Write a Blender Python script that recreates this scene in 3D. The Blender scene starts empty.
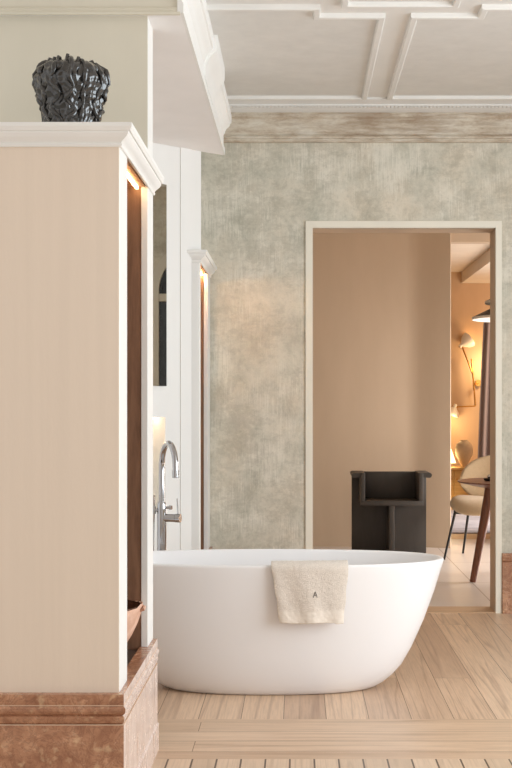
import bpy, bmesh, math, random
from mathutils import Vector, Matrix
random.seed(7)
S = bpy.context.scene
COL = S.collection
PI = math.pi
FPX, VPX, VPY, HC = 1300.0, 298.0, 405.0, 1.31

# ------------------------------------------------------------------ camera, world, lights, exposure
cam_d = bpy.data.cameras.new('camera'); cam = bpy.data.objects.new('camera', cam_d); COL.objects.link(cam)
cam.location = (0, 0, HC); cam.rotation_euler = (PI/2, 0, 0)
cam_d.sensor_fit = 'VERTICAL'; cam_d.sensor_height = 36.0; cam_d.sensor_width = 24.0
cam_d.lens = FPX/768*36.0
cam_d.shift_x = (256-VPX)/768.0; cam_d.shift_y = (VPY-384)/768.0
cam_d.clip_start = 0.05; cam_d.clip_end = 100
S.camera = cam

S.view_settings.view_transform = 'Standard'; S.view_settings.look = 'None'
S.view_settings.gamma = 1.0; S.view_settings.use_curve_mapping = False
S.view_settings.exposure = 0.5

W = bpy.data.worlds.new('world'); S.world = W; W.use_nodes = True
wb = W.node_tree.nodes['Background']
wb.inputs['Color'].default_value = (1.0, 0.978, 0.95, 1); wb.inputs['Strength'].default_value = 0.66

def area(name, loc, look, sx, sy, power, color):
    d = bpy.data.lights.new(name, 'AREA'); d.shape = 'RECTANGLE'; d.size = sx; d.size_y = sy
    d.energy = power; d.color = color
    o = bpy.data.objects.new(name, d); COL.objects.link(o); o.location = loc
    o.rotation_euler = (Vector(look)-Vector(loc)).to_track_quat('-Z', 'Y').to_euler()
    return o
def point(name, loc, power, color, r=.04):
    d = bpy.data.lights.new(name, 'POINT'); d.energy = power; d.color = color; d.shadow_soft_size = r
    o = bpy.data.objects.new(name, d); COL.objects.link(o); o.location = loc
    return o
area('daylight_main_window', (3.45, 3.9, 1.75), (-.6, 5.2, 1.2), 3.6, 2.4, 114, (.82, .92, 1.0))
area('daylight_hall_window', (3.3, 10.75, .85), (0.2, 11.5, .35), 1.9, 1.3, 104, (.98, .96, .93))
area('daylight_dining_fill', (3.0, 13.9, 1.5), (1.7, 16.2, .9), 1.4, 1.8, 58, (.98, .95, .9))  # dining room daylight, shifted forward as added front fill for the vase
point('glow_under_wall_lamp', (2.06, 17.22, 1.08), 3.5, (1.0, .78, .46), .05)
point('glow_behind_curtain', (2.56, 17.22, 1.85), 9, (1.0, .74, .44), .08)

# ------------------------------------------------------------------ materials
def lin(c):
    return tuple(((v/255)/12.92 if v/255 <= .04045 else ((v/255+.055)/1.055)**2.4) for v in c) + (1.0,)
MATS = {}
class N:
    def __init__(s, name):
        s.m = bpy.data.materials.new(name); s.m.use_nodes = True
        s.t = s.m.node_tree; s.b = s.t.nodes['Principled BSDF']
    def n(s, typ, **kw):
        x = s.t.nodes.new(typ)
        for k, v in kw.items(): setattr(x, k, v)
        return x
    def l(s, a, b): s.t.links.new(a, b)
    def coord(s, scale=(1,1,1), rot=(0,0,0), loc=(0,0,0)):
        c = s.n('ShaderNodeTexCoord'); m = s.n('ShaderNodeMapping')
        m.inputs['Scale'].default_value = scale; m.inputs['Rotation'].default_value = rot; m.inputs['Location'].default_value = loc
        s.l(c.outputs['Object'], m.inputs['Vector']); return m.outputs['Vector']
    def noise(s, vec, scale, detail=6, rough=.6, dist=0):
        x = s.n('ShaderNodeTexNoise'); x.inputs['Scale'].default_value = scale; x.inputs['Detail'].default_value = detail
        x.inputs['Roughness'].default_value = rough; x.inputs['Distortion'].default_value = dist
        s.l(vec, x.inputs['Vector']); return x.outputs['Fac']
    def ramp(s, fac, stops):
        r = s.n('ShaderNodeValToRGB'); e = r.color_ramp.elements
        while len(e) < len(stops): e.new(.5)
        for q, (p, c) in zip(e, stops):
            q.position = p; q.color = c if len(c) == 4 else lin(c)
        s.l(fac, r.inputs['Fac']); return r.outputs['Color']
    def mix(s, fac, a, b, mode='MIX'):
        x = s.n('ShaderNodeMix', data_type='RGBA', blend_type=mode)
        for inp, v in ((x.inputs[0], fac), (x.inputs[6], a), (x.inputs[7], b)):
            if hasattr(v, 'links') or hasattr(v, 'is_linked'): s.l(v, inp)
            else: inp.default_value = v
        return x.outputs[2]
    def math(s, op, a, b=0.0, c=0.0):
        x = s.n('ShaderNodeMath', operation=op)
        for inp, v in zip(x.inputs, (a, b, c)):
            if hasattr(v, 'is_linked'): s.l(v, inp)
            else: inp.default_value = v
        return x.outputs[0]
    def base(s, v):
        if hasattr(v, 'is_linked'): s.l(v, s.b.inputs['Base Color'])
        else: s.b.inputs['Base Color'].default_value = v
    def rough(s, v):
        if hasattr(v, 'is_linked'): s.l(v, s.b.inputs['Roughness'])
        else: s.b.inputs['Roughness'].default_value = v
    def bump(s, h, strength=.2, dist=.01):
        x = s.n('ShaderNodeBump'); x.inputs['Strength'].default_value = strength; x.inputs['Distance'].default_value = dist
        s.l(h, x.inputs['Height']); s.l(x.outputs['Normal'], s.b.inputs['Normal'])

def paint(name, c, var=6, rough=.55, scale=3.0, bump=.05, stretch=(1,1,.25)):
    k = N(name); v = k.coord(stretch)
    lo = tuple(max(0, x-var) for x in c); hi = tuple(min(255, x+var) for x in c)
    f = k.noise(v, scale, 5)
    k.base(k.ramp(f, [(.3, lo), (.7, hi)])); k.rough(rough)
    if bump:
        k.bump(k.noise(k.coord((1,1,.3)), 60, 4), bump, .004)
    return k.m
def metal(name, c, rough):
    k = N(name); k.b.inputs['Metallic'].default_value = 1
    f = k.noise(k.coord(), 25, 3)
    lo = tuple(max(0, x-5) for x in c)
    k.base(k.ramp(f, [(.3, lo), (.7, c)])); k.rough(rough); return k.m
def emit(name, c, strength):
    k = N(name); f = k.noise(k.coord(), 4, 2)
    k.base(lin(c)); k.b.inputs['Emission Color'].default_value = lin(c)
    k.l(k.math('MULTIPLY_ADD', f, strength*.1, strength*.95), k.b.inputs['Emission Strength']); return k.m
def wood(name, c1, c2, axis='Z', rough=.45, scale=1.0):
    k = N(name); st = {'X': (.12,1,1), 'Y': (1,.12,1), 'Z': (1,1,.12)}[axis]
    f = k.noise(k.coord(tuple(x*scale for x in st)), 40, 6, .65, .4)
    k.base(k.ramp(f, [(.3, c1), (.7, c2)])); k.rough(rough); k.bump(f, .08, .003); return k.m

def plaster():
    k = N('aged_plaster'); v = k.coord()
    big = k.noise(v, 1.7, 5, .62, .15); mid = k.noise(k.coord((1,1,.8), loc=(3,1,7)), 6.0, 11, .78, .35)
    c = k.ramp(mid, [(.34, (164,158,141)), (.45, (195,189,172)), (.54, (213,206,189)), (.67, (230,222,205))])
    g = k.ramp(big, [(.38, (178,179,164)), (.48, (206,200,184)), (.60, (220,205,183))])
    c = k.mix(.42, c, g)
    msk = k.noise(k.coord(loc=(9,4,2)), 3.2, 5, .6)
    scr = k.math('MULTIPLY', k.noise(k.coord((16,16,.7)), 10, 8, .8), k.math('MULTIPLY', msk, 2.0))
    c = k.mix(k.ramp(scr, [(.50, (0,0,0)), (.66, (200,200,200))]), c, lin((236,230,216)))
    dab = k.math('MULTIPLY', k.noise(k.coord((1.6,1,3.2), (0,.5,0), (2,2,2)), 7, 9, .8, .3), k.math('MULTIPLY', k.noise(k.coord(loc=(1,7,5)), 2.6, 4), 2.0))
    c = k.mix(k.ramp(dab, [(.50, (0,0,0)), (.64, (150,150,150))]), c, lin((160,152,134)))
    fine = k.noise(v, 48, 9, .82)
    c = k.mix(k.ramp(fine, [(.53, (0,0,0)), (.66, (150,150,150))]), c, lin((150,142,122)))
    c = k.mix(k.ramp(fine, [(.36, (150,150,150)), (.46, (0,0,0))]), c, lin((232,226,212)))
    k.base(c); k.rough(.75); k.bump(k.noise(k.coord((1,1,.6)), 16, 9, .75), .25, .012)
    return k.m
def frieze_mat():
    k = N('distressed_frieze_paint')
    a = k.noise(k.coord((.8,1,2.4)), 7, 9, .76, .2); b = k.noise(k.coord((.6,1,7), loc=(3,0,1)), 5, 8, .78); z = k.noise(k.coord((.8,.8,.8), loc=(4,0,0)), 2.2, 3)
    c = k.ramp(a, [(.36, (182,162,140)), (.48, (208,195,176)), (.6, (221,212,197)), (.72, (230,223,210))])
    m = k.math('MULTIPLY', b, k.math('MULTIPLY', z, 2.0))
    c = k.mix(k.ramp(m, [(.44, (0,0,0)), (.66, (200,200,200))]), c, lin((146,120,94)))
    k.base(c); k.rough(.7); k.bump(a, .15, .005); return k.m
def marble(scuff_glare=False):
    k = N('scuff_glare_rosso_marble' if scuff_glare else 'rosso_marble'); v = k.coord()
    a = k.noise(v, 11, 9, .72, .8); b = k.noise(k.coord(loc=(5,2,1)), 18, 6, .65, 2.0)
    c = k.ramp(a, [(.32, (146,98,72)), (.46, (172,122,92)), (.58, (188,139,107)), (.72, (210,168,134))])
    c = k.mix(k.ramp(b, [(.46, (0,0,0)), (.5, (190,190,190)), (.54, (0,0,0))]), c, lin((112,72,54)))
    s = k.noise(k.coord(loc=(1,8,2)), 30, 3, .5)
    c = k.mix(k.ramp(s, [(.60, (0,0,0)), (.70, (170,170,170))]), c, lin((232,200,160)))
    if scuff_glare:
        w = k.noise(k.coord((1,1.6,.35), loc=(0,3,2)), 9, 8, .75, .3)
        c = k.mix(k.ramp(w, [(.26, (40,40,40)), (.50, (235,235,235))]), c, lin((232,214,204)))  # whitish smears, with the glare of the lit side painted into the colour
    k.base(c); k.rough(k.math('MULTIPLY_ADD', a, .2, .16)); k.b.inputs['IOR'].default_value = 1.65
    k.bump(b, .05, .003); return k.m
def planks(name, along, width, length, gap, light, dark, gapc, rough=.42, offs=(0,0,0), contrast=1.0):
    k = N(name)
    rot = (0,0,0) if along == 'X' else (0,0,PI/2)
    v = k.coord((1,1,1), rot, offs)
    br = k.n('ShaderNodeTexBrick', offset=.37, offset_frequency=2)
    for nm, val in (('Scale', 1.0), ('Mortar Size', gap), ('Mortar Smooth', .1), ('Bias', 0.0), ('Brick Width', length), ('Row Height', width)):
        br.inputs[nm].default_value = val
    br.inputs['Color1'].default_value = (0,0,0,1); br.inputs['Color2'].default_value = (1,1,1,1); br.inputs['Mortar'].default_value = (.5,.5,.5,1)
    k.l(v, br.inputs['Vector'])
    rnd = k.n('ShaderNodeSeparateColor'); k.l(br.outputs['Color'], rnd.inputs[0]); rv = rnd.outputs[0]
    sx = k.n('ShaderNodeSeparateXYZ'); k.l(v, sx.inputs[0])
    cx = k.n('ShaderNodeCombineXYZ')
    k.l(k.math('ADD', sx.outputs[0], k.math('MULTIPLY', rv, 13.7)), cx.inputs[0])
    k.l(k.math('ADD', sx.outputs[1], k.math('MULTIPLY', rv, 5.3)), cx.inputs[1])
    m2 = k.n('ShaderNodeMapping'); m2.inputs['Scale'].default_value = (.032, 1.1, 1); k.l(cx.outputs[0], m2.inputs['Vector'])
    # cathedral grain: distorted bands across the plank
    nz = k.noise(m2.outputs[0], 4.0, 3, .5, .3)
    rings = k.math('FRACT', k.math('MULTIPLY', nz, 10.0))
    rings = k.math('ABSOLUTE', k.math('SUBTRACT', rings, .5))
    m3 = k.n('ShaderNodeMapping'); m3.inputs['Scale'].default_value = (.7, 24, 1); k.l(cx.outputs[0], m3.inputs['Vector'])
    fib = k.noise(m3.outputs[0], 5.0, 6, .7)
    m4 = k.n('ShaderNodeMapping'); m4.inputs['Scale'].default_value = (.5, 2.5, 1); k.l(cx.outputs[0], m4.inputs['Vector'])
    blot = k.noise(m4.outputs[0], 2.2, 4, .6)
    c = k.ramp(rv, [(0.0, tuple(int(a*.66+b*.34) for a, b in zip(light, dark))), (1.0, light)])
    c = k.mix(k.ramp(rings, [(.0, (int(160*contrast),)*3), (.13, (0,0,0))]), c, lin(dark))
    c = k.mix(k.ramp(fib, [(.34, (int(150*contrast),)*3), (.56, (0,0,0))]), c, lin(dark))
    c = k.mix(k.ramp(blot, [(.5, (0,0,0)), (.75, (int(150*contrast),)*3)]), c, lin(tuple(min(255, x+18) for x in light)))
    c = k.mix(br.outputs['Fac'], c, lin(gapc))
    k.base(c); k.rough(k.math('MULTIPLY_ADD', fib, .2, rough-.1))
    h = k.math('SUBTRACT', fib, k.math('MULTIPLY', br.outputs['Fac'], 3.0))
    k.bump(h, .12, .004); return k.m
def tiles(name, size, off, c, gapc):
    k = N(name); v = k.coord((1,1,1), (0,0,0), off)
    br = k.n('ShaderNodeTexBrick', offset=0.0)
    for nm, val in (('Scale', 1.0), ('Mortar Size', .004), ('Mortar Smooth', .1), ('Bias', 0.0), ('Brick Width', size), ('Row Height', size)):
        br.inputs[nm].default_value = val
    lo = tuple(x-8 for x in c)
    br.inputs['Color1'].default_value = lin(c); br.inputs['Color2'].default_value = lin(lo); br.inputs['Mortar'].default_value = lin(gapc)
    k.l(v, br.inputs['Vector'])
    f = k.noise(k.coord((.3,3,1)), 3, 5)
    k.base(k.mix(k.ramp(f, [(.35,(0,0,0)),(.7,(110,110,110))]), br.outputs['Color'], lin(tuple(x-26 for x in c)))); k.rough(.35); return k.m
def terry(name, c):
    k = N(name); a = k.noise(k.coord(), 260, 3, .7); b = k.noise(k.coord(), 40, 4)
    lo = tuple(x-34 for x in c); hi = tuple(min(255, x+10) for x in c)
    k.base(k.mix(.45, k.ramp(a, [(.3, lo), (.65, hi)]), k.ramp(b, [(.3, tuple(x-14 for x in c)), (.7, c)])))
    k.rough(.95); k.b.inputs['Sheen Weight'].default_value = .3; k.bump(a, .8, .006); return k.m
def glassy(name, c, rough=.15, coat=.6):
    k = N(name); f = k.noise(k.coord((1,1,.4)), 22, 5, .6, .5); lo = tuple(int(x*.55) for x in c)
    k.base(k.ramp(f, [(.35, lo), (.7, c)])); k.rough(rough); k.b.inputs['Coat Weight'].default_value = coat
    k.b.inputs['Coat Roughness'].default_value = .12; return k.m

M = dict(
    plaster=plaster(), frieze=frieze_mat(), joint=paint('pale_joint', (214,184,158), 8, .6, 30), marble=marble(), marble_scuff_glare=marble(True),
    white=paint('white_gloss_paint', (236,234,230), 3, .4),
    trimwhite=paint('door_trim_paint', (236,229,213), 4, .45),
    face=paint('beige_panel_paint', (230,213,195), 2, .5, 4, .12, (6,6,.15)),
    overmantel=paint('greige_wall_paint', (220,213,196), 3, .6),
    soffit=paint('soffit_paint', (240,237,235), 3, .7),
    ceiling=paint('ceiling_paint', (238,235,230), 3, .75),
    cpanel=paint('ceiling_panel_paint', (230,227,222), 4, .8, 8, .12, (1,1,1)),
    tan=paint('tan_wall_paint', (192,170,146), 4, .65),
    warm=paint('warm_clay_paint', (212,174,134), 6, .7),
    creamwall=paint('cream_ceiling_paint', (232,220,204), 5, .7),
    recess=paint('alcove_recess_paint', (240,230,214), 3, .6),
    floor_near=planks('narrow_oak_boards', 'Y', .090, 1.7, .0035, (219,191,164), (160,134,108), (92,72,56), .4, (.0,.03,0)),
    floor_border=planks('oak_border_boards', 'X', .152, 2.6, .0016, (218,188,159), (164,130,103), (138,110,86), .4, (.4,.102,0), 1.2),
    floor_far=planks('wide_oak_boards', 'Y', .178, 2.4, .0015, (224,193,163), (140,106,86), (118,92,72), .4, (.55,.06,0), 1.1),
    floor_hall=tiles('pale_stone_slabs', 1.2, (-1.285,-8.4,0), (214,203,194), (150,128,110)),
    floor_dining=planks('honey_oak_boards', 'X', .6, 3.0, .002, (206,172,132), (170,134,96), (120,90,62), .4),
    threshold=wood('oak_threshold', (186,152,120), (205,172,138), 'X'),
    niche=wood('dark_oak_lining', (112,80,60), (148,110,84), 'Z', .5),
    nichefloor=wood('smoked_oak_shelf', (70,56,48), (92,76,66), 'Y', .5),
    walnut=wood('walnut', (96,56,38), (132,82,58), 'Z', .38),
    led=emit('warm_led', (255,206,146), 15.0), led_far=emit('far_warm_led', (255,206,146), 60.0), led_soft=emit('recess_led', (255,230,200), 5.0),
    lampglow=emit('lit_lamp_shade', (255,226,170), 3.2), bulbglow=emit('lit_bulb', (255,206,130), 12.0),
    tub=paint('matt_white_composite', (240,237,236), 1, .32, 2, 0),
    chrome=metal('chrome', (190,190,193), .06), brass=metal('brass', (206,150,76), .28), steel=metal('brushed_steel', (205,205,205), .2),
    towel=terry('oatmeal_terry', (236,223,209)), band=paint('woven_band', (229,217,203), 4, .9, 60, .3, (1,1,6)),
    thread=paint('dark_grey_thread', (92,84,78), 4, .8, 40, 0),
    black=paint('blackened_wood', (66,61,57), 6, .5, 12, .06), blackmetal=paint('black_powder_coat', (22,20,19), 3, .55, 20, 0),
    ceramic=glassy('black_glazed_ceramic', (42,39,37), .2, 1.0),
    clay=None, boucle=terry('cream_boucle', (218,192,156)),
    vase=paint('matt_sand_ceramic', (216,194,162), 8, .75, 9, .2, (1,1,1)),
    curtain=paint('taupe_curtain_cloth', (128,104,92), 6, .9, 20, .1, (1,1,.1)),
    shade=paint('white_enamel', (236,222,200), 3, .4), inner=paint('white_enamel_inside', (240,232,220), 2, .5),
    sideboard=wood('blond_oak', (196,156,98), (216,178,120), 'X'),
    frame=paint('window_frame_paint', (214,207,192), 4, .5), pane=glassy('dark_window_pane', (58,62,70), .08, .3),
)
def clay():
    k = N('rough_terracotta'); a = k.noise(k.coord(), 16, 7, .7)
    k.base(k.ramp(a, [(.3, (196,150,126)), (.55, (216,174,150)), (.75, (228,194,172))])); k.rough(.85); k.bump(a, .35, .01); return k.m
M['clay'] = clay()
def clay_in():
    k = N('dark_burnished_inside'); a = k.noise(k.coord(), 30, 6, .7)
    k.base(k.ramp(a, [(.3, (84,56,42)), (.7, (128,88,64))])); k.rough(.8); k.bump(a, .4, .01); return k.m
M['clay_in'] = clay_in()
def rugmat():
    k = N('blue_grey_rug'); a = k.noise(k.coord((.5,3,1)), 4, 7, .7, .6)
    k.base(k.ramp(a, [(.32, (136,132,140)), (.5, (190,186,194)), (.68, (220,214,216))])); k.rough(.95); k.bump(a, .3, .01); return k.m
M['rug'] = rugmat()
def mirror_m():
    k = N('mirror_silver'); k.b.inputs['Metallic'].default_value = 1
    f = k.noise(k.coord(), 3, 2); k.base(k.ramp(f, [(.2, (206,204,198)), (.8, (214,212,206))])); k.rough(.015); return k.m
M['mirror'] = mirror_m()

# ------------------------------------------------------------------ mesh helpers
def new(): return bmesh.new()
def box(bm, x0, x1, y0, y1, z0, z1, mi=0):
    vs = [bm.verts.new((x, y, z)) for x in (x0, x1) for y in (y0, y1) for z in (z0, z1)]
    for q in ((0,1,3,2), (4,6,7,5), (0,4,5,1), (2,3,7,6), (0,2,6,4), (1,5,7,3)):
        f = bm.faces.new([vs[i] for i in q]); f.material_index = mi
    return vs
def bevel(bm, w, seg=2):
    bmesh.ops.bevel(bm, geom=list(bm.edges), offset=w, segments=seg, profile=.5, affect='EDGES', clamp_overlap=True)
def prism(bm, pts, z0, z1):
    a = [bm.verts.new((x, y, z0)) for x, y in pts]; b = [bm.verts.new((x, y, z1)) for x, y in pts]
    n = len(pts); bm.faces.new(a[::-1]); bm.faces.new(b)
    for i in range(n): bm.faces.new((a[i], a[(i+1) % n], b[(i+1) % n], b[i]))
def rings(bm, rs, cap0=True, cap1=True, closed=True):
    L = [[bm.verts.new(p) for p in r] for r in rs]
    for a, b in zip(L, L[1:]):
        n = len(a)
        for i in range(n if closed else n-1):
            j = (i+1) % n; bm.faces.new((a[i], a[j], b[j], b[i]))
    if cap0: bm.faces.new(L[0][::-1])
    if cap1: bm.faces.new(L[-1])
    return L
def lathe(bm, prof, c=(0,0,0), n=40, cap0=True, cap1=True, mod=None, mat=None):
    rs = []
    for r, z in prof:
        ring = []
        for i in range(n):
            t = 2*PI*i/n; rr = r*(mod(t, z) if mod else 1)
            p = Vector((rr*math.cos(t), rr*math.sin(t), z))
            if mat: p = mat @ p
            ring.append((p.x+c[0], p.y+c[1], p.z+c[2]))
        rs.append(ring)
    return rings(bm, rs, cap0, cap1)
def tube(bm, pts, r, n=10, radii=None):
    pts = [Vector(p) for p in pts]; rs = []; up = None
    for i, p in enumerate(pts):
        d = (pts[min(i+1, len(pts)-1)] - pts[max(i-1, 0)]).normalized()
        if up is None:
            up = d.orthogonal().normalized()
        up = (up - d*up.dot(d)).normalized(); s = d.cross(up)
        rr = radii[i] if radii else r
        rs.append([p + (up*math.cos(2*PI*k/n) + s*math.sin(2*PI*k/n))*rr for k in range(n)])
    rings(bm, rs)
def cyl(bm, a, b, r0, r1=None, n=24):
    tube(bm, [a, b], r0, n, [r0, r0 if r1 is None else r1])
def sweep(bm, path, prof, closed=False):
    P = [Vector(p) for p in path]; n = len(P); rs = []
    for i in range(n):
        ds = []
        if closed or i > 0: ds.append((P[i]-P[i-1]).normalized())
        if closed or i < n-1: ds.append((P[(i+1) % n]-P[i]).normalized())
        ns = [Vector((d.y, -d.x)) for d in ds]
        m = ns[0] if len(ns) == 1 else (ns[0]+ns[1])/(1+ns[0].dot(ns[1]))
        rs.append([(P[i].x+m.x*o, P[i].y+m.y*o, z) for o, z in prof])
    L = [[bm.verts.new(p) for p in r] for r in rs]
    pairs = list(zip(L, L[1:])) + ([(L[-1], L[0])] if closed else [])
    for a, b in pairs:
        k = len(a)
        for i in range(k): bm.faces.new((a[i], a[(i+1) % k], b[(i+1) % k], b[i]))
    if not closed: bm.faces.new(L[0][::-1]); bm.faces.new(L[-1])
def obj(name, bm, mats, parent=None, smooth=True, ang=35):
    bmesh.ops.recalc_face_normals(bm, faces=list(bm.faces))
    me = bpy.data.meshes.new(name); bm.to_mesh(me); bm.free()
    for m in (mats if isinstance(mats, (list, tuple)) else [mats]): me.materials.append(M[m])
    if smooth:
        for p in me.polygons: p.use_smooth = True
        me.set_sharp_from_angle(angle=math.radians(ang))
    o = bpy.data.objects.new(name, me); COL.objects.link(o)
    if parent:
        o.parent = parent
        root = parent
        off = Vector((0,0,0))
        while root: off += root.location; root = root.parent
        me.transform(Matrix.Translation(-off))     # meshes are written in world space
    return o
def place(o, loc, rz=0):       # move the origin of a world-space mesh to its base
    o.data.transform(Matrix.Translation(-Vector(loc))); o.location = loc
def tag(o, label, cat, group=None):
    o['label'] = label; o['category'] = cat
    if group: o['group'] = group
    return o
def struct(name, bm, m, smooth=False):
    o = obj(name, bm, m, None, smooth); o['kind'] = 'structure'; return o
def thing(name, loc, label, cat, group=None):
    o = bpy.data.objects.new(name, None); COL.objects.link(o); o.location = loc; o.empty_display_size = .1
    return tag(o, label, cat, group)
def bx(*a, b=0, seg=2):
    bm = new(); box(bm, *a)
    if b: bevel(bm, b, seg)
    return bm

# ------------------------------------------------------------------ the setting: bathroom shell
YW = 8.19; ZC = 3.20
bm = new()
for i, (y0, y1) in enumerate(((-1.5, 4.81), (4.81, 5.42), (5.42, YW))):
    f = bm.faces.new([bm.verts.new(p) for p in ((-2.4,y0,0), (3.4,y0,0), (3.4,y1,0), (-2.4,y1,0))]); f.material_index = i
struct('floor', bm, ('floor_near', 'floor_border', 'floor_far'))
struct('ceiling', bx(-2.4, 3.4, -1.5, 8.39, ZC, ZC+.1), 'ceiling')
DX0, DX1, DZ = .091, 1.245, 2.425
bm = new()
box(bm, -2.4, DX0, YW, 8.39, 0, ZC); box(bm, DX1, 3.4, YW, 8.39, 0, ZC); box(bm, DX0, DX1, YW, 8.39, DZ, ZC)
struct('wall_back', bm, 'plaster')
# right wall: daylight opening and an arched dark window
bm = new()
AY0, AY1, AS = 6.615, 7.815, 2.24
box(bm, 3.4, 3.6, -1.5, 2.0, 0, ZC); box(bm, 3.4, 3.6, 2.0, 5.8, 0, .45); box(bm, 3.4, 3.6, 2.0, 5.8, 3.0, ZC)
box(bm, 3.4, 3.6, 5.8, 8.19, 0, ZC)
struct('wall_right', bm, 'plaster')
bm = new(); cy = (AY0+AY1)/2; R = (AY1-AY0)/2
pts = [(AY0, .3), (AY1, .3)] + [(cy+R*math.cos(t), AS+.05+R*.82*math.sin(t)) for t in [PI*i/24 for i in range(25)]]
vs = [bm.verts.new((3.385, y, z)) for y, z in pts]; bm.faces.new(vs)
r = bmesh.ops.extrude_face_region(bm, geom=list(bm.faces)); bmesh.ops.translate(bm, vec=(.012,0,0), verts=[v for v in r['geom'] if isinstance(v, bmesh.types.BMVert)])
pane = struct('window_1', bm, 'pane')
bm = new(); fr = []
path = [(AY0, .3)] + [(cy-R*math.cos(t), AS+.05+R*.82*math.sin(t)) for t in [PI*i/32 for i in range(33)]] + [(AY1, .3)]
L = []
for i, p in enumerate(path):
    d = (Vector(path[min(i+1, len(path)-1)])-Vector(path[max(i-1, 0)])).normalized(); nrm = Vector((-d.y, d.x))
    if i in (0, len(path)-1): nrm = Vector((-1 if i == 0 else 1, 0))
    o_, q_ = Vector(p)+nrm*.03, Vector(p)-nrm*.045
    L.append([bm.verts.new(v) for v in ((3.395, o_.x, o_.y), (3.345, o_.x, o_.y), (3.345, q_.x, q_.y), (3.395, q_.x, q_.y))])
for a, b in zip(L, L[1:]):
    for i in range(4): bm.faces.new((a[i], a[(i+1) % 4], b[(i+1) % 4], b[i]))
box(bm, 3.35, 3.39, AY0, AY1, AS-.035, AS+.03)
for yy in (cy-.2, cy+.2): box(bm, 3.355, 3.39, yy-.018, yy+.018, .3, AS)
box(bm, 3.355, 3.39, AY0, AY1, 1.2, 1.235); box(bm, 3.33, 3.39, AY0-.05, AY1+.05, .26, .31)
o = obj('window_frame', bm, 'frame', pane, False)

# partition above the near cabinet and the lowered bulkhead over the tub alcove
XF = -.552
bm = bx(-2.4, -.553, 4.78, 4.95, 2.178, 2.745)
bm.normal_update()
for f in bm.faces: f.material_index = 0 if f.normal.y < -.5 else 1  # end face set to white, painting in the window light it catches
struct('wall_partition', bm, ('overmantel', 'white'))
bm = new(); prism(bm, [(-2.4,4.75), (-.43,4.75), (-.43,7.44), (-.55,7.335), (-.602,7.276), (-1.4,6.478), (-2.4,6.478)], 2.74, ZC)
for f in bm.faces:
    f.normal_update()
    c = f.calc_center_median()
    f.material_index = 1 if c.z < 2.75 else (0 if abs(c.y-4.75) < .01 else 2)
struct('wall_bulkhead', bm, ('overmantel', 'soffit', 'white'))
bm = new()
prof = [(-.01,2.742), (.012,2.74), (.012,2.775), (.006,2.782), (.004,2.80), (.004,2.855), (.010,2.862), (.014,2.875), (.022,2.890), (.036,2.902), (.040,2.908), (.040,2.916), (.048,2.920), (.050,2.93), (.050,2.965), (-.01,2.97)]
sweep(bm, [(-.43,4.74), (-.43,7.44)], prof)
struct('trim_1', bm, 'white', True)
bm = new(); sweep(bm, [(-.43,5.88), (-.43,6.46)], [(.0,2.80), (.008,2.80), (.012,2.85), (.03,2.885), (.055,2.905), (.066,2.925), (.066,2.985), (0,2.985)])
struct('trim_2', bm, 'white', True)
bm = new(); sweep(bm, [(-2.4,4.75), (-.43,4.75)], [(-.005,2.735), (.010,2.735), (.012,2.742), (.006,2.75), (.010,2.756), (.004,2.764), (-.005,2.764)])
struct('trim_3', bm, 'overmantel', True)

# oblique wall at the back of the alcove (with a lit recess), and its upper return to the back wall
EO = Vector((.70711,.70711,0)); NO = Vector((.70711,-.70711,0)); O0 = Vector((-.638,7.24,0))
def ob(u, z, off): p = O0 + EO*u + NO*off; return (p.x, p.y, z)
def obox(bm, u0, u1, z0, z1, o0, o1, mi=0):
    c = [ob(u, z, o) for u in (u0, u1) for o in (o0, o1) for z in (z0, z1)]
    vs = [bm.verts.new(p) for p in c]
    for q in ((0,1,3,2), (4,6,7,5), (0,4,5,1), (2,3,7,6), (0,2,6,4), (1,5,7,3)): bm.faces.new([vs[i] for i in q]).material_index = mi
UR = -.0921*1.4142; UL = -.55; RZ0, RZ1 = .74, 1.243; UE = .052
bm = new()
obox(bm, -1.08, UL, 0, 2.745, -.16, 0); obox(bm, UR, UE, 0, 2.745, -.16, 0)
obox(bm, UL, UR, 0, RZ0, -.16, 0); obox(bm, UL, UR, RZ1, 2.745, -.16, 0); obox(bm, UL, UR, RZ0, RZ1, -.16, -.13, 1)
struct('wall_alcove', bm, ('white', 'recess'))
bm = new(); prism(bm, [(-.601,7.277), (-.547,7.331), (-.611,8.19), (-.9,8.19), (-.9,7.58)], 2.18, 3.20)
struct('wall_left', bm, 'white')
bm = new(); obox(bm, -.025, UE, 0, 2.74, 0, .007)
struct('trim_14', bm, 'white')
bm = new(); obox(bm, UL+.02, UR-.01, RZ1-.012, RZ1-.002, -.09, -.06)
o = obj('recess_light_strip', bm, 'led_soft', None, False); tag(o, 'thin warm light strip under the top of the lit wall recess behind the faucet', 'light')

# door surround
bm = new()
for x0, x1 in ((DX0-.043, DX0+.001), (DX1-.001, DX1+.037)): box(bm, x0, x1, YW-.014, YW+.03, 0, DZ)
box(bm, DX0-.043, DX1+.037, YW-.014, YW+.03, DZ, DZ+.043)
struct('trim_4', bm, 'trimwhite')
bm = new()
box(bm, DX0-.001, DX0+.004, YW+.005, 8.40, 0, DZ); box(bm, DX1-.004, DX1+.001, YW+.005, 8.40, 0, DZ); box(bm, DX0, DX1, YW+.005, 8.40, DZ-.004, DZ+.001)
struct('trim_5', bm, 'tan')
struct('trim_6', bx(DX0, DX1, YW-.005, 8.43, -.02, .004, b=.002), 'threshold')

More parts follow.
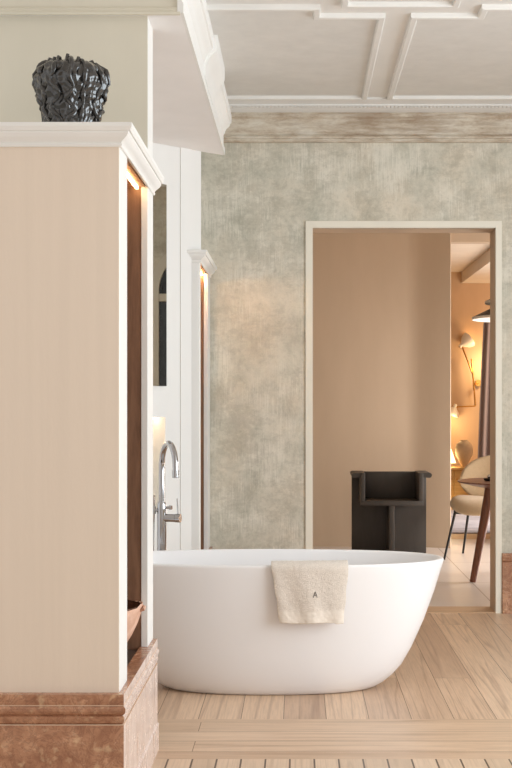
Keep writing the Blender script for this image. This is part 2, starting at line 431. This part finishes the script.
# painted frieze, cornice and ceiling coffers
bm = new()
sweep(bm, [(-.62,YW), (3.4,YW)], [(-.005,2.962), (.022,2.962), (.030,2.970), (.030,2.980), (.022,2.988), (.026,2.996), (.020,3.006), (.010,3.012), (.010,3.108), (.018,3.114), (.026,3.120), (.026,3.136), (.020,3.150), (-.005,3.150)])
struct('trim_7', bm, 'frieze', True)
bm = new()
sweep(bm, [(-.62,YW), (3.4,YW)], [(-.005,3.148), (.034,3.148), (.055,3.154), (.075,3.160), (.080,3.163), (.095,3.163), (.118,3.165), (.135,3.165), (.135,3.174), (.150,3.176), (.165,3.180), (.20,3.183), (.21,3.188), (.21,3.202), (-.005,3.202)])
struct('trim_8', bm, 'white', True)
bm = new()
x = -.5
while x < 3.3:
    box(bm, x, x+.015, YW-.114, YW-.10, 3.158, 3.164); x += .024
struct('trim_9', bm, 'white')
RP = [(-.017,ZC+.001), (-.017,ZC-.018), (-.012,ZC-.024), (.012,ZC-.024), (.017,ZC-.018), (.017,ZC+.001)]
lefts = [(-.8,7.95), (.405,7.95), (.405,6.285), (.09,6.285), (.09,6.15), (-.8,6.15)]
rights = [(.562,7.95), (2.2,7.95), (2.2,6.15), (.885,6.15), (.885,6.285), (.562,6.285)]
nears = [(.22,5.98), (.22,6.105), (.74,6.105), (.74,5.98), (2.2,5.98), (2.2,4.2), (-.8,4.2), (-.8,5.98)]
for i, poly in enumerate((lefts, rights, nears)):
    bm = new(); sweep(bm, poly, RP, True); struct('trim_%d' % (10+i), bm, 'ceiling')
    bm = new(); bm.faces.new([bm.verts.new((x, y, ZC-.002)) for x, y in poly]); struct('ceiling', bm, 'cpanel')

# marble skirting along the back wall
SK = [(-.005,0), (.034,0), (.034,.10), (.028,.104), (.028,.322), (.022,.326), (.030,.330), (.032,.338), (.026,.346), (.032,.352), (.032,.362), (.026,.366), (.026,.378), (-.005,.378)]
for nm, a, b in (('baseboard_left', -.53, DX0-.045), ('baseboard_right', DX1+.039, 3.4)):
    bm = new(); sweep(bm, [(a,YW), (b,YW)], SK); struct(nm, bm, 'marble')

# ------------------------------------------------------------------ hall behind the doorway and dining room beyond
struct('floor_hall', bx(-3.0, 3.6, 8.39, 12.7, -.06, -.0005), 'floor_hall')
struct('floor_dining', bx(-3.0, 3.6, 12.7, 17.7, -.06, -.001), 'floor_dining')
bm = new()
pts = [(-3.0,12.02), (1.0,12.02), (1.06,12.012), (1.12,11.995), (1.17,11.975), (1.394,11.89), (1.40,11.90), (1.40,12.05), (-3.0,12.15)]
prism(bm, pts, 0, 3.15)
struct('wall_hall', bm, 'tan', True)
struct('wall_lintel', bx(1.40, 3.6, 11.95, 12.1, 2.81, 3.15), 'tan')
struct('wall_hall_side', bx(2.2, 3.6, 11.95, 12.1, 0, 2.81), 'tan')
struct('ceiling_hall', bx(-3.0, 3.6, 8.39, 12.1, 3.15, 3.25), 'tan')
struct('wall_hall_left', bx(-3.1, -3.0, 8.39, 17.7, 0, 3.25), 'tan')
struct('wall_hall_right', bx(3.6, 3.7, 8.19, 17.7, 0, 3.25), 'warm')
struct('wall_dining', bx(-3.0, 3.6, 17.5, 17.7, 0, 3.25), 'warm')
struct('ceiling_dining', bx(-3.0, 2.2, 12.1, 17.5, 3.10, 3.25), 'creamwall')
bm = new(); prism(bm, [(2.2,12.1), (3.6,12.1), (3.6,17.5), (2.2,17.5)], 2.95, 3.25)
struct('ceiling_soffit', bm, 'creamwall')

# ------------------------------------------------------------------ the two fitted display cabinets
def cabinet(xl, yf, ye, o0, o1, label, depth, fm='face', xc=None, lm='led'):
    t = thing('display_cabinet', (XF-.15, (yf+ye)/2, 0), label, 'cabinet', 'fitted cabinets beside the bathtub alcove')
    zt = 2.115
    bm = new(); box(bm, xl, XF-.002, yf, yf+.008, .42, 2.12); obj('front_panel', bm, fm, t, False)
    bm = new(); box(bm, XF-.025, XF, yf+.008, o0, .42, 2.12); box(bm, XF-.025, XF, o1, ye, .42, 2.12)
    bevel(bm, .0015, 1); obj('side_frame', bm, 'white', t)
    bm = new(); box(bm, xl, XF-.026, ye-.02, ye, .42, 2.12); obj('end_panel', bm, 'white', t, False)
    bk = XF-.025-depth
    bm = new()
    box(bm, bk, XF-.026, o1+.003, o1+.018, .41, zt); box(bm, bk, XF-.026, o0-.018, o0-.003, .41, zt)
    box(bm, bk-.015, bk, o0-.018, o1+.018, .41, zt); box(bm, bk, XF-.01, o0-.003, o1+.003, zt-.003, zt+.015)
    obj('niche_lining', bm, 'niche', t, False)
    obj('niche_shelf', bx(bk, XF-.004, o0, o1, .395, .411, b=.002), 'nichefloor', t)
    bm = new(); box(bm, XF-.044, XF-.034, o0+.10, o1-.008, zt-.012, zt-.004); obj('light_strip', bm, lm, t, False)
    bm = new()
    cp = [(-.001,2.108), (.006,2.108), (.009,2.115), (.006,2.120), (.010,2.125), (.016,2.130), (.026,2.138), (.031,2.147), (.031,2.152), (.037,2.153), (.040,2.159), (.043,2.164), (.043,2.176), (-.001,2.177)]
    sweep(bm, [(xc or xl,yf), (XF,yf), (XF,ye)], cp); obj('cornice', bm, 'white', t, True, 25)
    obj('top_board', bx(xl, XF-.0005, yf+.001, ye, 2.12, 2.1768), 'white', t, False)
    bm = new()
    mb = [(-.03,.0), (.022,.0), (.022,.098), (.017,.102), (.017,.326), (.011,.329), (.016,.333), (.019,.342), (.019,.352), (.013,.356), (.020,.362), (.023,.370), (.023,.379), (.016,.385), (.017,.389), (.017,.421), (-.03,.421)]
    sweep(bm, [(xl,yf-.012), (XF,yf-.012), (XF,ye)], mb); bm.normal_update()
    for f in bm.faces: f.material_index = 1 if abs(f.normal.y) < .4 and f.calc_center_median().x > XF else 0  # side faces get the marble with smears and painted glare
    obj('marble_base', bm, ('marble', 'marble_scuff_glare'), t, True, 20)
    bm = new()
    for zj in (.3275, .387): sweep(bm, [(xl,yf-.012), (XF,yf-.012), (XF,ye)], [(.0,zj-.0012), (.0178,zj-.0012), (.0178,zj+.0012), (.0,zj+.0012)])
    obj('joint_line', bm, 'joint', t, False)
    bm = new(); box(bm, xl, XF-.02, yf+.02, ye-.02, .02, .394); obj('plinth', bm, 'nichefloor', t, False)
    return t
cabinet(-2.3, 4.02, 4.95, 4.20, 4.78, 'large cream cabinet in the left foreground with marble base and a black vase on top', .42)
cabinet(-.602, 7.29, 8.165, 7.37, 7.955, 'narrow white cabinet against the plaster wall behind the tub, warm light in its niche', .25, 'white', -.628, 'led_far')

# mirror
bm = new(); obox(bm, -.75, UR, 1.414, 2.52, .002, .012)
o = obj('wall_mirror', bm, 'mirror', None, False); tag(o, 'tall frameless mirror on the white alcove wall, showing an arched window', 'mirror')

# ------------------------------------------------------------------ bathtub
TC = (-.130, 6.07)
def sup(a, b, z, n=96, e=2.25):
    r = []
    for i in range(n):
        t = 2*PI*i/n; c, s = math.cos(t), math.sin(t)
        r.append((TC[0]+a*math.copysign(abs(c)**(2/e), c), TC[1]+b*math.copysign(abs(s)**(2/e), s), z))
    return r
AZ = [(0,.455), (.004,.478), (.012,.500), (.03,.532), (.063,.572), (.11,.614), (.19,.660), (.315,.716), (.45,.765), (.55,.796), (.588,.808), (.597,.808), (.600,.803)]
def ab(z):
    for (z0, a0), (z1, a1) in zip(AZ, AZ[1:]):
        if z <= z1:
            a = a0 + (a1-a0)*(z-z0)/(z1-z0); break
    else: a = AZ[-1][1]
    return a, .206+(a-.47)*.394
bm = new()
rs = [sup(*ab(z), z) for z, a in AZ]
at, bt = ab(.6)
rs += [sup(at-.006, bt-.006, .601), sup(at-.014, bt-.014, .601), sup(at-.019, bt-.019, .598), sup(at-.022, bt-.022, .590)]
for z in (.53, .45, .35, .26, .19, .15, .125, .115):
    a, b = ab(z); k = .030 if z > .2 else .03 + (.2-z)*1.4
    rs.append(sup(a-k, b-k*.75, z))
rs.append(sup(.25, .08, .11))
rings(bm, rs)
tub = obj('bathtub', bm, 'tub', None, True, 60); place(tub, (TC[0], TC[1], 0))
tag(tub, 'oval white freestanding bathtub standing on the oak floor', 'bathtub')

# towel over the front rim
def rim_y(x, a, b, e=2.25):
    xr = min(.999, abs(x-TC[0])/a); return TC[1]-b*(1-xr**e)**(1/e)
bm = new(); NX, path = 44, []
ZB = .352
# path parameter: inside hang -> over rim -> outside hang (offset from rim y, z)
for i in range(9): path.append((.052+.22*(.185-.185*i/8), .40+(.585-.40)*i/8))
for i in range(1, 8):
    t = PI*i/8; path.append((.014+.038*math.cos(t), .590+.024*math.sin(t)))
for i in range(40): path.append((-.024, .585-(.585-ZB)*i/39))
grid = []
for i, (dy, z) in enumerate(path):
    f = max(0, (.6-z)/(.6-ZB)) if i > 12 else 0
    row = []
    for j in range(NX+1):
        u = j/NX
        x0 = -.117+.038*f*(1 if i > 12 else .3); x1 = .222-.024*f
        x = x0 + (x1-x0)*u + .0015*math.sin(z*60+j)
        w = (.004*math.sin(u*7+1.0) + .003*math.sin(u*15+z*9))*(.3+f) if i > 12 else 0
        zz = z + .0025*math.sin(u*9+2)*f
        if i > 12: zz += -.004*u*f
        edge = min(u, 1-u); w2 = .004*max(0, 1-edge/.05)
        row.append(Vector((x, rim_y(x, at, bt)+dy+w+w2 + random.uniform(-.0012,.0012), zz + random.uniform(-.0011,.0011))))
    grid.append(row)
V = [[bm.verts.new(p) for p in r] for r in grid]
for i in range(len(V)-1):
    for j in range(NX): bm.faces.new((V[i][j], V[i][j+1], V[i+1][j+1], V[i+1][j])).material_index = 0
z_band = .352+.058
for f in bm.faces:
    c = f.calc_center_median()
    if c.z < z_band and c.y < rim_y(c.x, at, bt) and abs(c.z-z_band) > .004: f.material_index = 1
towel = obj('bath_towel', bm, ('towel', 'band'), None, True, 80)
md = towel.modifiers.new('thick', 'SOLIDIFY'); md.thickness = .015; md.offset = 0
md = towel.modifiers.new('round', 'BEVEL'); md.width = .005; md.segments = 3; md.limit_method = 'ANGLE'; md.angle_limit = math.radians(60)
place(towel, (.05, 5.73, .6)); tag(towel, 'folded oatmeal terry towel with a small embroidered letter hanging over the tub rim', 'towel')
bm = new(); kx = 5.72/FPX
def tp(px, py):
    x = (px-VPX)*kx; z = HC-(py-VPY)*kx; f = (.6-z)/(.6-ZB); u = (x+.117-.038*f)/(.339-.062*f)
    return Vector((x, rim_y(x, at, bt)-.0245+(.004*math.sin(u*7+1.0)+.003*math.sin(u*15+z*9))*(.3+f)-.0085, z))
cA = (315.2, 594.2)
for a, b in (((-2.0,2.8), (0,-3.0)), ((0,-3.0), (2.0,2.8)), ((-1.3,.9), (1.3,.9))):
    p, q = tp(cA[0]+a[0], cA[1]+a[1]), tp(cA[0]+b[0], cA[1]+b[1]); cyl(bm, p, q, .0014, None, 8)
obj('embroidered_letter', bm, 'thread', towel)['label'] = 'dark grey embroidered letter A'

# ------------------------------------------------------------------ faucet
fx, fy = -.681, 6.50
t = thing('tub_faucet', (fx, fy, 0), 'tall chrome floor standing bath faucet with curved spout behind the tub', 'faucet')
bm = new(); lathe(bm, [(.052,0), (.052,.008), (.046,.014), (.026,.016), (.024,.03)], (fx,fy,.0), 36); obj('floor_flange', bm, 'chrome', t)
bm = new(); lathe(bm, [(.0235,.02), (.0235,.79), (.0235,.80), (.022,.812), (.019,.822), (.0165,.828)], (fx,fy,0), 36); obj('column', bm, 'chrome', t)
dirv = Vector((.088,-.205,0)); dl = dirv.length; dirv.normalize(); rr = dl/2
pts = [(fx,fy,.822), (fx,fy,.86), (fx,fy,.92), (fx,fy,.97)]
zc = 1.003
for i in range(25):
    a = PI - PI*i/24
    p = Vector((fx,fy,zc)) + dirv*(rr+rr*math.cos(a)) + Vector((0,0,rr*1.06*math.sin(a))); pts.append(p)
end = Vector((fx,fy,zc))+dirv*dl; pts.append(end-Vector((0,0,.012)))
bm = new(); tube(bm, pts, .0148, 20); obj('spout', bm, 'chrome', t, True, 50)
bm = new(); cyl(bm, end-Vector((0,0,.008)), end-Vector((0,0,.046)), .0172, .0165); obj('nozzle', bm, 'chrome', t)
mx = Vector((1,-.25,0)).normalized(); z = .746; p0 = Vector((fx,fy,z))
bm = new(); cyl(bm, p0+mx*.015, p0+mx*.072, .0205); cyl(bm, p0+mx*.074, p0+mx*.098, .0222); obj('mixer_valve', bm, 'chrome', t)
bm = new(); tube(bm, [p0+mx*.085+Vector((0,0,.018)), p0+mx*.083+Vector((0,0,.06)), p0+mx*.080+Vector((0,0,.098))], .0032, 10); obj('lever', bm, 'chrome', t)
bm = new(); p1 = Vector((fx,fy,.798)); cyl(bm, p1+mx*.015, p1+mx*.044, .007); cyl(bm, p1+mx*.040, p1+mx*.053, .0105); obj('diverter_knob', bm, 'chrome', t)
bm = new(); lx = Vector((-1,-.2,0)).normalized(); p2 = Vector((fx,fy,.785)); cyl(bm, p2+lx*.015, p2+lx*.05, .009); cyl(bm, p2+lx*.042+Vector((0,0,-.018)), p2+lx*.042+Vector((0,0,.018)), .0125); br = obj('shower_bracket', bm, 'chrome', t)
bm = new(); b0 = p2+lx*.042; tube(bm, [b0+Vector((0,0,-.06)), b0+Vector((0,0,.02)), b0+Vector((0,-.004,.075))], .0075, 14, [.0065,.0085,.009]); obj('hand_shower', bm, 'chrome', t)
bm = new(); tube(bm, [b0+Vector((0,0,-.055)), b0+Vector((-.003,.0,-.2)), b0+Vector((-.012,0,-.42)), b0+Vector((-.01,.0,-.55)), b0+Vector((.012,0,-.60)), Vector((fx-.02,fy,.22))], .0065, 12); obj('shower_hose', bm, 'steel', t)

# ------------------------------------------------------------------ vase on the cabinet
vx, vy, vz = -.760, 4.36, 2.1775
def wig(t, z): return 1 + .03*math.cos(9*t+.4) + .022*math.cos(26*t+2.5*math.sin(z*55+2*math.sin(3*t))) + .020*math.sin(z*170+4*math.sin(4*t)+2*math.sin(9*t))
bm = new()
prof = [(.094,0), (.097,.01), (.095,.05), (.095,.09), (.099,.12), (.106,.15), (.115,.18), (.122,.21), (.125,.235), (.123,.26), (.114,.282), (.098,.296), (.088,.300), (.080,.292), (.078,.262), (.08,.20), (.078,.06), (.06,.02)]
fine = []
for (r0, z0), (r1, z1) in zip(prof[:13], prof[1:13]):
    k = max(1, int(abs(z1-z0)/.005))
    fine += [(r0+(r1-r0)*i/k, z0+(z1-z0)*i/k) for i in range(k)]
lathe(bm, fine+prof[12:], (vx,vy,vz), 180, True, True, wig)
rnd = random.Random(3)
def prof_r(z):
    for (r0, z0), (r1, z1) in zip(prof[:12], prof[1:13]):
        if z0 <= z <= z1: return r0+(r1-r0)*(z-z0)/max(1e-6, z1-z0)
    return .1
NR = 13
for kx_ in range(NR):
    t0 = 2*PI*kx_/NR + rnd.uniform(-.08,.08); ph = rnd.uniform(0,6.28); amp = rnd.choice([.02,.06,.16,.2]); fr_ = rnd.uniform(45,75); top = rnd.uniform(.290,.302)
    pts, rad = [], []
    for i in range(34):
        z = .018 + (top-.018)*i/33; tt = t0 + amp*math.sin(ph+z*fr_)*min(1,max(.08,(1-z/top)*2.2-.2))
        R_ = prof_r(min(z,.299))*wig(tt,z)+.002
        pts.append((vx+R_*math.cos(tt), vy+R_*math.sin(tt), vz+z)); rad.append(.0075+.0035*math.sin(z*90+ph))
    for q in range(1,4):
        a = q/3; R2 = (.094-.02*a); pts.append((vx+R2*math.cos(t0), vy+R2*math.sin(t0), vz+top+.012*math.sin(a*PI)-.004)); rad.append(.009-.001*q)
    tube(bm, pts, .01, 10, rad)
for a_, h in ((-PI/2+.02,.020), (-PI/2+.42,.012), (-PI/2-.5,.012)):
    p = (vx+.094*math.cos(a_), vy+.094*math.sin(a_), vz+.290); tube(bm, [p, (p[0],p[1],p[2]+h*.7), (p[0]+.002,p[1],p[2]+h+.006)], .007, 10, [.008,.007,.006])
for v in bm.verts: v.co = (vx+(v.co.x-vx)*.945, vy+(v.co.y-vy)*.945, vz+(v.co.z-vz)*.905)
o = obj('sculptural_vase', bm, 'ceramic', None, True, 60); place(o, (vx,vy,vz))
tag(o, 'black glazed ceramic vase with wavy ribs on top of the cream cabinet', 'vase')

# ------------------------------------------------------------------ bowl in the cabinet niche
bxc, byc, bz = -.736, 4.575, .4115
def irr(t, z): return 1 + .012*math.sin(3*t+1)+.008*math.sin(7*t) 
bm = new()
L = lathe(bm, [(.06,0), (.085,.008), (.118,.04), (.147,.085), (.168,.13), (.180,.165), (.186,.188), (.184,.195), (.177,.192)], (bxc,byc,bz), 64, True, False, irr)
for i, v in enumerate(L[-1]+L[-2]+L[-3]): v.co.z += .006*math.sin(i*.5)+rnd.uniform(-.002,.002)
bowl = obj('clay_bowl', bm, 'clay', None, True, 60)
bm = new(); L2 = lathe(bm, [(.1775,.194), (.172,.17), (.158,.12), (.135,.075), (.09,.03), (.02,.016)], (bxc,byc,bz), 64, False, True, irr); ins = obj('bowl_inside', bm, 'clay_in', bowl, True, 60)
ins['label'] = 'dark brown inside of the bowl'
bm = new(); tube(bm, [(bxc+.183,byc-.012,bz+.178), (bxc+.194,byc-.02,bz+.182), (bxc+.195,byc+.004,bz+.186), (bxc+.184,byc+.012,bz+.19)], .006, 10); obj('lug_handle', bm, 'clay', bowl)
for o_ in (bowl,): tag(o_, 'rough terracotta bowl with dark inside on the floor of the cabinet niche', 'bowl')

# ------------------------------------------------------------------ black armchair in the hall
ax = .785
YP, YF_ = 11.25, 10.86
t = thing('armchair', (ax, 11.05, 0), 'black blocky wooden armchair with a slab back standing against the tan wall', 'chair')
obj('back_panel', bx(ax-.322, ax+.322, YP-.03, YP, 0, .728, b=.004), 'black', t)
obj('seat', bx(ax-.262, ax+.262, YF_, YP-.03, .468, .508, b=.006), 'black', t)
for s in (-1, 1):
    xa, xb = sorted((ax+s*.224, ax+s*.262))
    obj('arm_side', bx(xa, xb, YF_, YP-.03, .508, .742, b=.005), 'black', t)
    bm = new()
    o0, o1 = ax+s*.226, ax+s*.335
    prof2 = [(o0,.742), (o0,.706), (o1-s*.018,.700), (o1-s*.006,.706), (o1,.718), (o1,.728), (o1-s*.006,.738), (o1-s*.018,.743)]
    rings(bm, [[(x, y, z) for x, z in prof2] for y in (YF_+.012, YP+.002)]); obj('armrest', bm, 'black', t, True, 40)
obj('leg', bx(ax-.022, ax+.022, YF_+.01, YP-.03, 0, .468, b=.003), 'black', t)
obj('backrest', bx(ax-.224, ax+.224, YP-.075, YP-.03, .508, .738, b=.006), 'black', t)

# ------------------------------------------------------------------ dining room furniture
# table
cx_, cy_ = 1.70, 9.75
t = thing('dining_table', (cx_, cy_, 0), 'round walnut table with slanted legs just inside the far right of the doorway', 'table')
bm = new(); lathe(bm, [(.20,.672), (.30,.688), (.42,.712), (.485,.726), (.50,.733), (.502,.738), (.498,.741), (.02,.742)], (cx_,cy_,0), 72); obj('tabletop', bm, 'walnut', t, True, 20)
for i in range(3):
    a = PI+.32+i*2*PI/3
    p0 = Vector((cx_+.285*math.cos(a), cy_+.285*math.sin(a), .695)); p1 = Vector((cx_+.43*math.cos(a), cy_+.43*math.sin(a), 0))
    bm = new(); tube(bm, [p0, p0.lerp(p1,.33), p0.lerp(p1,.66), p1], .03, 20, [.040,.034,.028,.023])
    obj('leg', bm, 'walnut', t)
# chair
def dchair():
    c = Vector((1.587, 11.13, 0)); fd = Vector((-.42,-.907,0)); sd = Vector((.907,-.42,0))
    t = thing('dining_chair', c, 'cream boucle dining chair with thin black legs behind the round table', 'chair')
    def P(s, f, z): return c + sd*s + fd*f + Vector((0,0,z))
    bm = new(); rs = []
    for k, (sc_, z) in enumerate(((.80,.405), (.94,.412), (1.0,.432), (1.0,.456), (.95,.488), (.82,.510), (.55,.520), (.2,.522))):
        r = []
        for i in range(48):
            a = 2*PI*i/48; s = .275*sc_*math.copysign(abs(math.cos(a))**.8, math.cos(a)); f = .265*sc_*math.copysign(abs(math.sin(a))**.8, math.sin(a))
            r.append(P(s, f, z - .035*(f/.26)**2*(1 if f > 0 else .1) + .03*(s/.27)**2))
        rs.append(r)
    rings(bm, rs); obj('seat', bm, 'boucle', t, True, 70)
    bm = new(); rs = []
    def bk(s, h, th):    # curved shell
        curve = .22*(s/.29)**2*.5
        return P(s, -.245 + curve - (h-.5)*.18 + th, h)
    NA = 40; front, backr = [], []
    for sc_, th in ((.1,-.028), (.6,-.028), (.88,-.024), (.98,-.012), (1.0,.0), (.98,.014), (.88,.026), (.6,.030), (.1,.030)):
        r = []
        for i in range(NA):
            a = 2*PI*i/NA; s = .268*sc_*math.cos(a); h = .665 + .205*sc_*math.sin(a)
            r.append(bk(s, h, th))
        rs.append(r)
    rings(bm, rs); obj('backrest', bm, 'boucle', t, True, 70)
    for s, f in ((-1,1), (1,1), (-1,-1), (1,-1)):
        bm = new(); tube(bm, [P(s*.185, f*.19, .425), P(s*.265, f*.262, 0)], .011, 12, [.012,.0095]); obj('leg', bm, 'blackmetal', t)
    bm = new(); tube(bm, [P(-.19,-.2,.42), P(-.13,-.27,.47), P(-.11,-.30,.58)], .011, 10); tube(bm, [P(.19,-.2,.42), P(.13,-.27,.47), P(.11,-.30,.58)], .011, 10); tube(bm, [P(-.2,-.19,.405), P(.2,-.19,.405)], .01, 10); tube(bm, [P(-.2,.19,.395), P(.2,.19,.395)], .01, 10)
    obj('support_frame', bm, 'blackmetal', t)
dchair()
# pendant lamp
t = thing('pendant_lamp', (cx_, cy_, 1.95), 'black tiered pendant lamp with white undersides hanging over the round table', 'lamp')
for R_, z0, h in ((.392, 1.965, .10), (.295, 2.085, .07), (.20, 2.17, .05)):
    bm = new(); lathe(bm, [(R_,z0), (R_+.001,z0+.004), (R_*.62,z0+h*.75), (R_*.28,z0+h), (.03,z0+h+.004), (.03,z0+h), (R_*.28,z0+h-.004), (R_*.6,z0+h*.68)], (cx_,cy_,0), 56, False, False)
    sh = obj('lamp_shade', bm, 'blackmetal', t, True, 40)
    bm = new(); lathe(bm, [(R_+.0015,z0-.014), (R_+.0015,z0+.003), (R_*.61,z0+h*.6), (R_*.28,z0+h-.008), (R_*.27,z0+h-.014), (R_*.60,z0+h*.5), (R_-.006,z0-.010), (R_-.004,z0-.014)], (cx_,cy_,0), 56, False, False)
    o = obj('shade_lining', bm, 'inner', sh, True, 40); o['label'] = 'white inside and rim of the shade'
bm = new(); lathe(bm, [(.02,1.99), (.10,2.00), (.24,2.04), (.24,2.082), (.10,2.10), (.06,2.2), (.04,2.25), (.02,2.26)], (cx_,cy_,0), 32); obj('lamp_body', bm, 'blackmetal', t)
bm = new(); cyl(bm, (cx_,cy_,2.25), (cx_,cy_,3.15), .004); obj('cord', bm, 'blackmetal', t)
# small pot on table
pxx, pyy = 1.425, 9.72
bm = new(); lathe(bm, [(.022,0), (.034,.006), (.038,.018), (.034,.022), (.01,.022)], (pxx,pyy,.7415), 28)
o = obj('condiment_pot', bm, 'blackmetal', None, True); tag(o, 'little black pot with a steel ball lid on the walnut table', 'pot'); place(o, (pxx,pyy,.7415))
bm = new(); bmesh.ops.create_uvsphere(bm, u_segments=20, v_segments=12, radius=.0155, matrix=Matrix.Translation((pxx+.006,pyy,.7755))); obj('ball_lid', bm, 'steel', o)['label'] = 'polished steel ball'
# sideboard
t = thing('sideboard', (2.08, 16.95, 0), 'low blond oak sideboard against the warm wall under the brass wall lamp', 'sideboard')
obj('top', bx(1.70, 2.31, 16.66, 17.42, .475, .50, b=.003), 'sideboard', t)
obj('body', bx(1.72, 2.29, 16.70, 17.40, .06, .475, b=.003), 'sideboard', t)
for x0, x1 in ((1.73,2.003), (2.007,2.28)):
    d = obj('door', bx(x0, x1, 16.682, 16.70, .07, .465, b=.003), 'sideboard', t)
    bm = new(); xk = x1-.03 if x0 < 1.9 else x0+.03; cyl(bm, (xk,16.684,.36), (xk,16.665,.36), .009); obj('knob', bm, 'brass', d)
for x0 in (1.74, 2.23):
    for y0 in (16.72, 17.34): obj('foot', bx(x0, x0+.04, y0, y0+.04, 0, .06), 'sideboard', t)
# amphora
vx2, vy2 = 2.165, 16.95
def cleft(t_, z):
    k = max(0, 1-z/.15); return 1 - .45*k*max(0, math.cos(2*(t_+.15)))**2
bm = new(); lathe(bm, [(.03,0), (.046,.004), (.062,.04), (.085,.09), (.108,.15), (.118,.21), (.114,.26), (.095,.305), (.062,.332), (.045,.34), (.046,.352), (.034,.352), (.032,.33), (.06,.30), (.07,.2), (.03,.1)], (vx2,vy2,.50), 56, True, True, cleft)
o = obj('ceramic_vase', bm, 'vase', None, True, 50); place(o, (vx2,vy2,.50)); tag(o, 'sand coloured bulbous vase with a narrow dark mouth on the sideboard', 'vase')
# table lamp
lx_, ly_ = 1.945, 16.98
t = thing('table_lamp', (lx_, ly_, .50), 'small table lamp with a glowing cone shade on the sideboard left of the vase', 'lamp')
bm = new(); lathe(bm, [(.06,.0), (.06,.012), (.012,.02), (.010,.06)], (lx_,ly_,.50), 28); obj('base', bm, 'brass', t)
bm = new(); lathe(bm, [(.115,.055), (.05,.25), (.047,.25), (.111,.055)], (lx_,ly_,.50), 36, False, False); obj('lamp_shade', bm, 'lampglow', t)
bm = new(); cyl(bm, (lx_,ly_,.55), (lx_,ly_,.74), .006); obj('stem', bm, 'brass', t)
# low lantern
bm = new(); lathe(bm, [(.07,.0), (.09,.02), (.09,.20), (.07,.22)], (1.81,16.42,.0), 32); o = obj('floor_lantern', bm, 'lampglow'); place(o, (1.81,16.42,0))
tag(o, 'low glowing lantern on the floor in front of the sideboard', 'lamp')
# sconce
k1 = 17.36/FPX
def sp(px, py, y=17.36): return Vector(((px-VPX)*y/FPX, y, HC-(py-VPY)*y/FPX))
t = thing('wall_lamp', sp(478, 383, 17.48), 'brass wall lamp with two pivoting white cone shades on the warm dining wall', 'lamp')
bm = new(); a = sp(478, 383, 17.49); cyl(bm, a, a+Vector((0,-.03,0)), .045); cyl(bm, a+Vector((0,-.02,0)), sp(475, 384.5), .009); obj('wall_mount', bm, 'brass', t)
bm = new(); cyl(bm, sp(471.6, 359), sp(475.4, 406), .011); obj('rod', bm, 'brass', t)
bm = new(); cyl(bm, sp(462, 346), sp(473.4, 376), .010); arm1 = obj('upper_arm', bm, 'brass', t)
bm = new(); cyl(bm, sp(475.4, 406), sp(455, 407), .009); arm2 = obj('lower_arm', bm, 'brass', t)
def cone(apex, axis, ln, r0, r1, nm, parent):
    q = Vector((0,0,1)).rotation_difference(Vector(axis).normalized()).to_matrix().to_4x4()
    bm = new(); lathe(bm, [(r0*.6,-.012), (r0,-.008), (r0,.03), (r0*1.3,.04), (r1*.78,ln*.62), (r1*.95,ln*.88), (r1,ln), (r1-.006,ln), (r1*.72,ln*.6), (r0,.045)], tuple(apex), 36, True, True, None, q)
    s_ = obj(nm, bm, 'shade', parent, True, 40)
    bm = new(); c = Vector(apex)+Vector(axis).normalized()*ln*.62; bmesh.ops.create_uvsphere(bm, u_segments=16, v_segments=10, radius=.024, matrix=Matrix.Translation(c)); obj('bulb', bm, 'bulbglow', s_)
    return s_
cone(sp(460, 346.5), (.78,.25,.58), .165, .024, .110, 'lamp_shade', t)
cone(sp(455.5, 405), (-.35,.1,-.9), .145, .024, .105, 'lamp_shade', t)
# curtain
bm = new(); rows = []
for i in range(25):
    z = .012 + (2.36-.012)*i/24; fl = (1-z/2.36)
    row = []
    for j in range(91):
        u = j/90; x = (2.222-.10*fl**.8) + u*(.62+.10*fl)
        row.append(bm.verts.new((x, 15.5+.045*math.sin(u*2*PI*7.2+.6+.3*fl), z)))
    rows.append(row)
for a, b in zip(rows, rows[1:]):
    for j in range(90): bm.faces.new((a[j], a[j+1], b[j+1], b[j]))
cu = thing('curtain', (2.5, 15.5, 0), 'floor length taupe curtain in deep folds at the right of the dining room', 'curtain')
o = obj('drape', bm, 'curtain', cu, True, 80); md = o.modifiers.new('thick', 'SOLIDIFY'); md.thickness = .006
bm = new(); cyl(bm, (2.25,15.5,2.37), (3.6,15.5,2.37), .012); obj('curtain_rod', bm, 'blackmetal', cu)
# rug
bm = new(); box(bm, .6, 2.9, 13.25, 16.1, 0, .012); bevel(bm, .004, 1)
o = obj('area_rug', bm, 'rug'); place(o, (1.75,14.7,0)); tag(o, 'pale blue grey streaked rug on the dining room floor', 'rug')
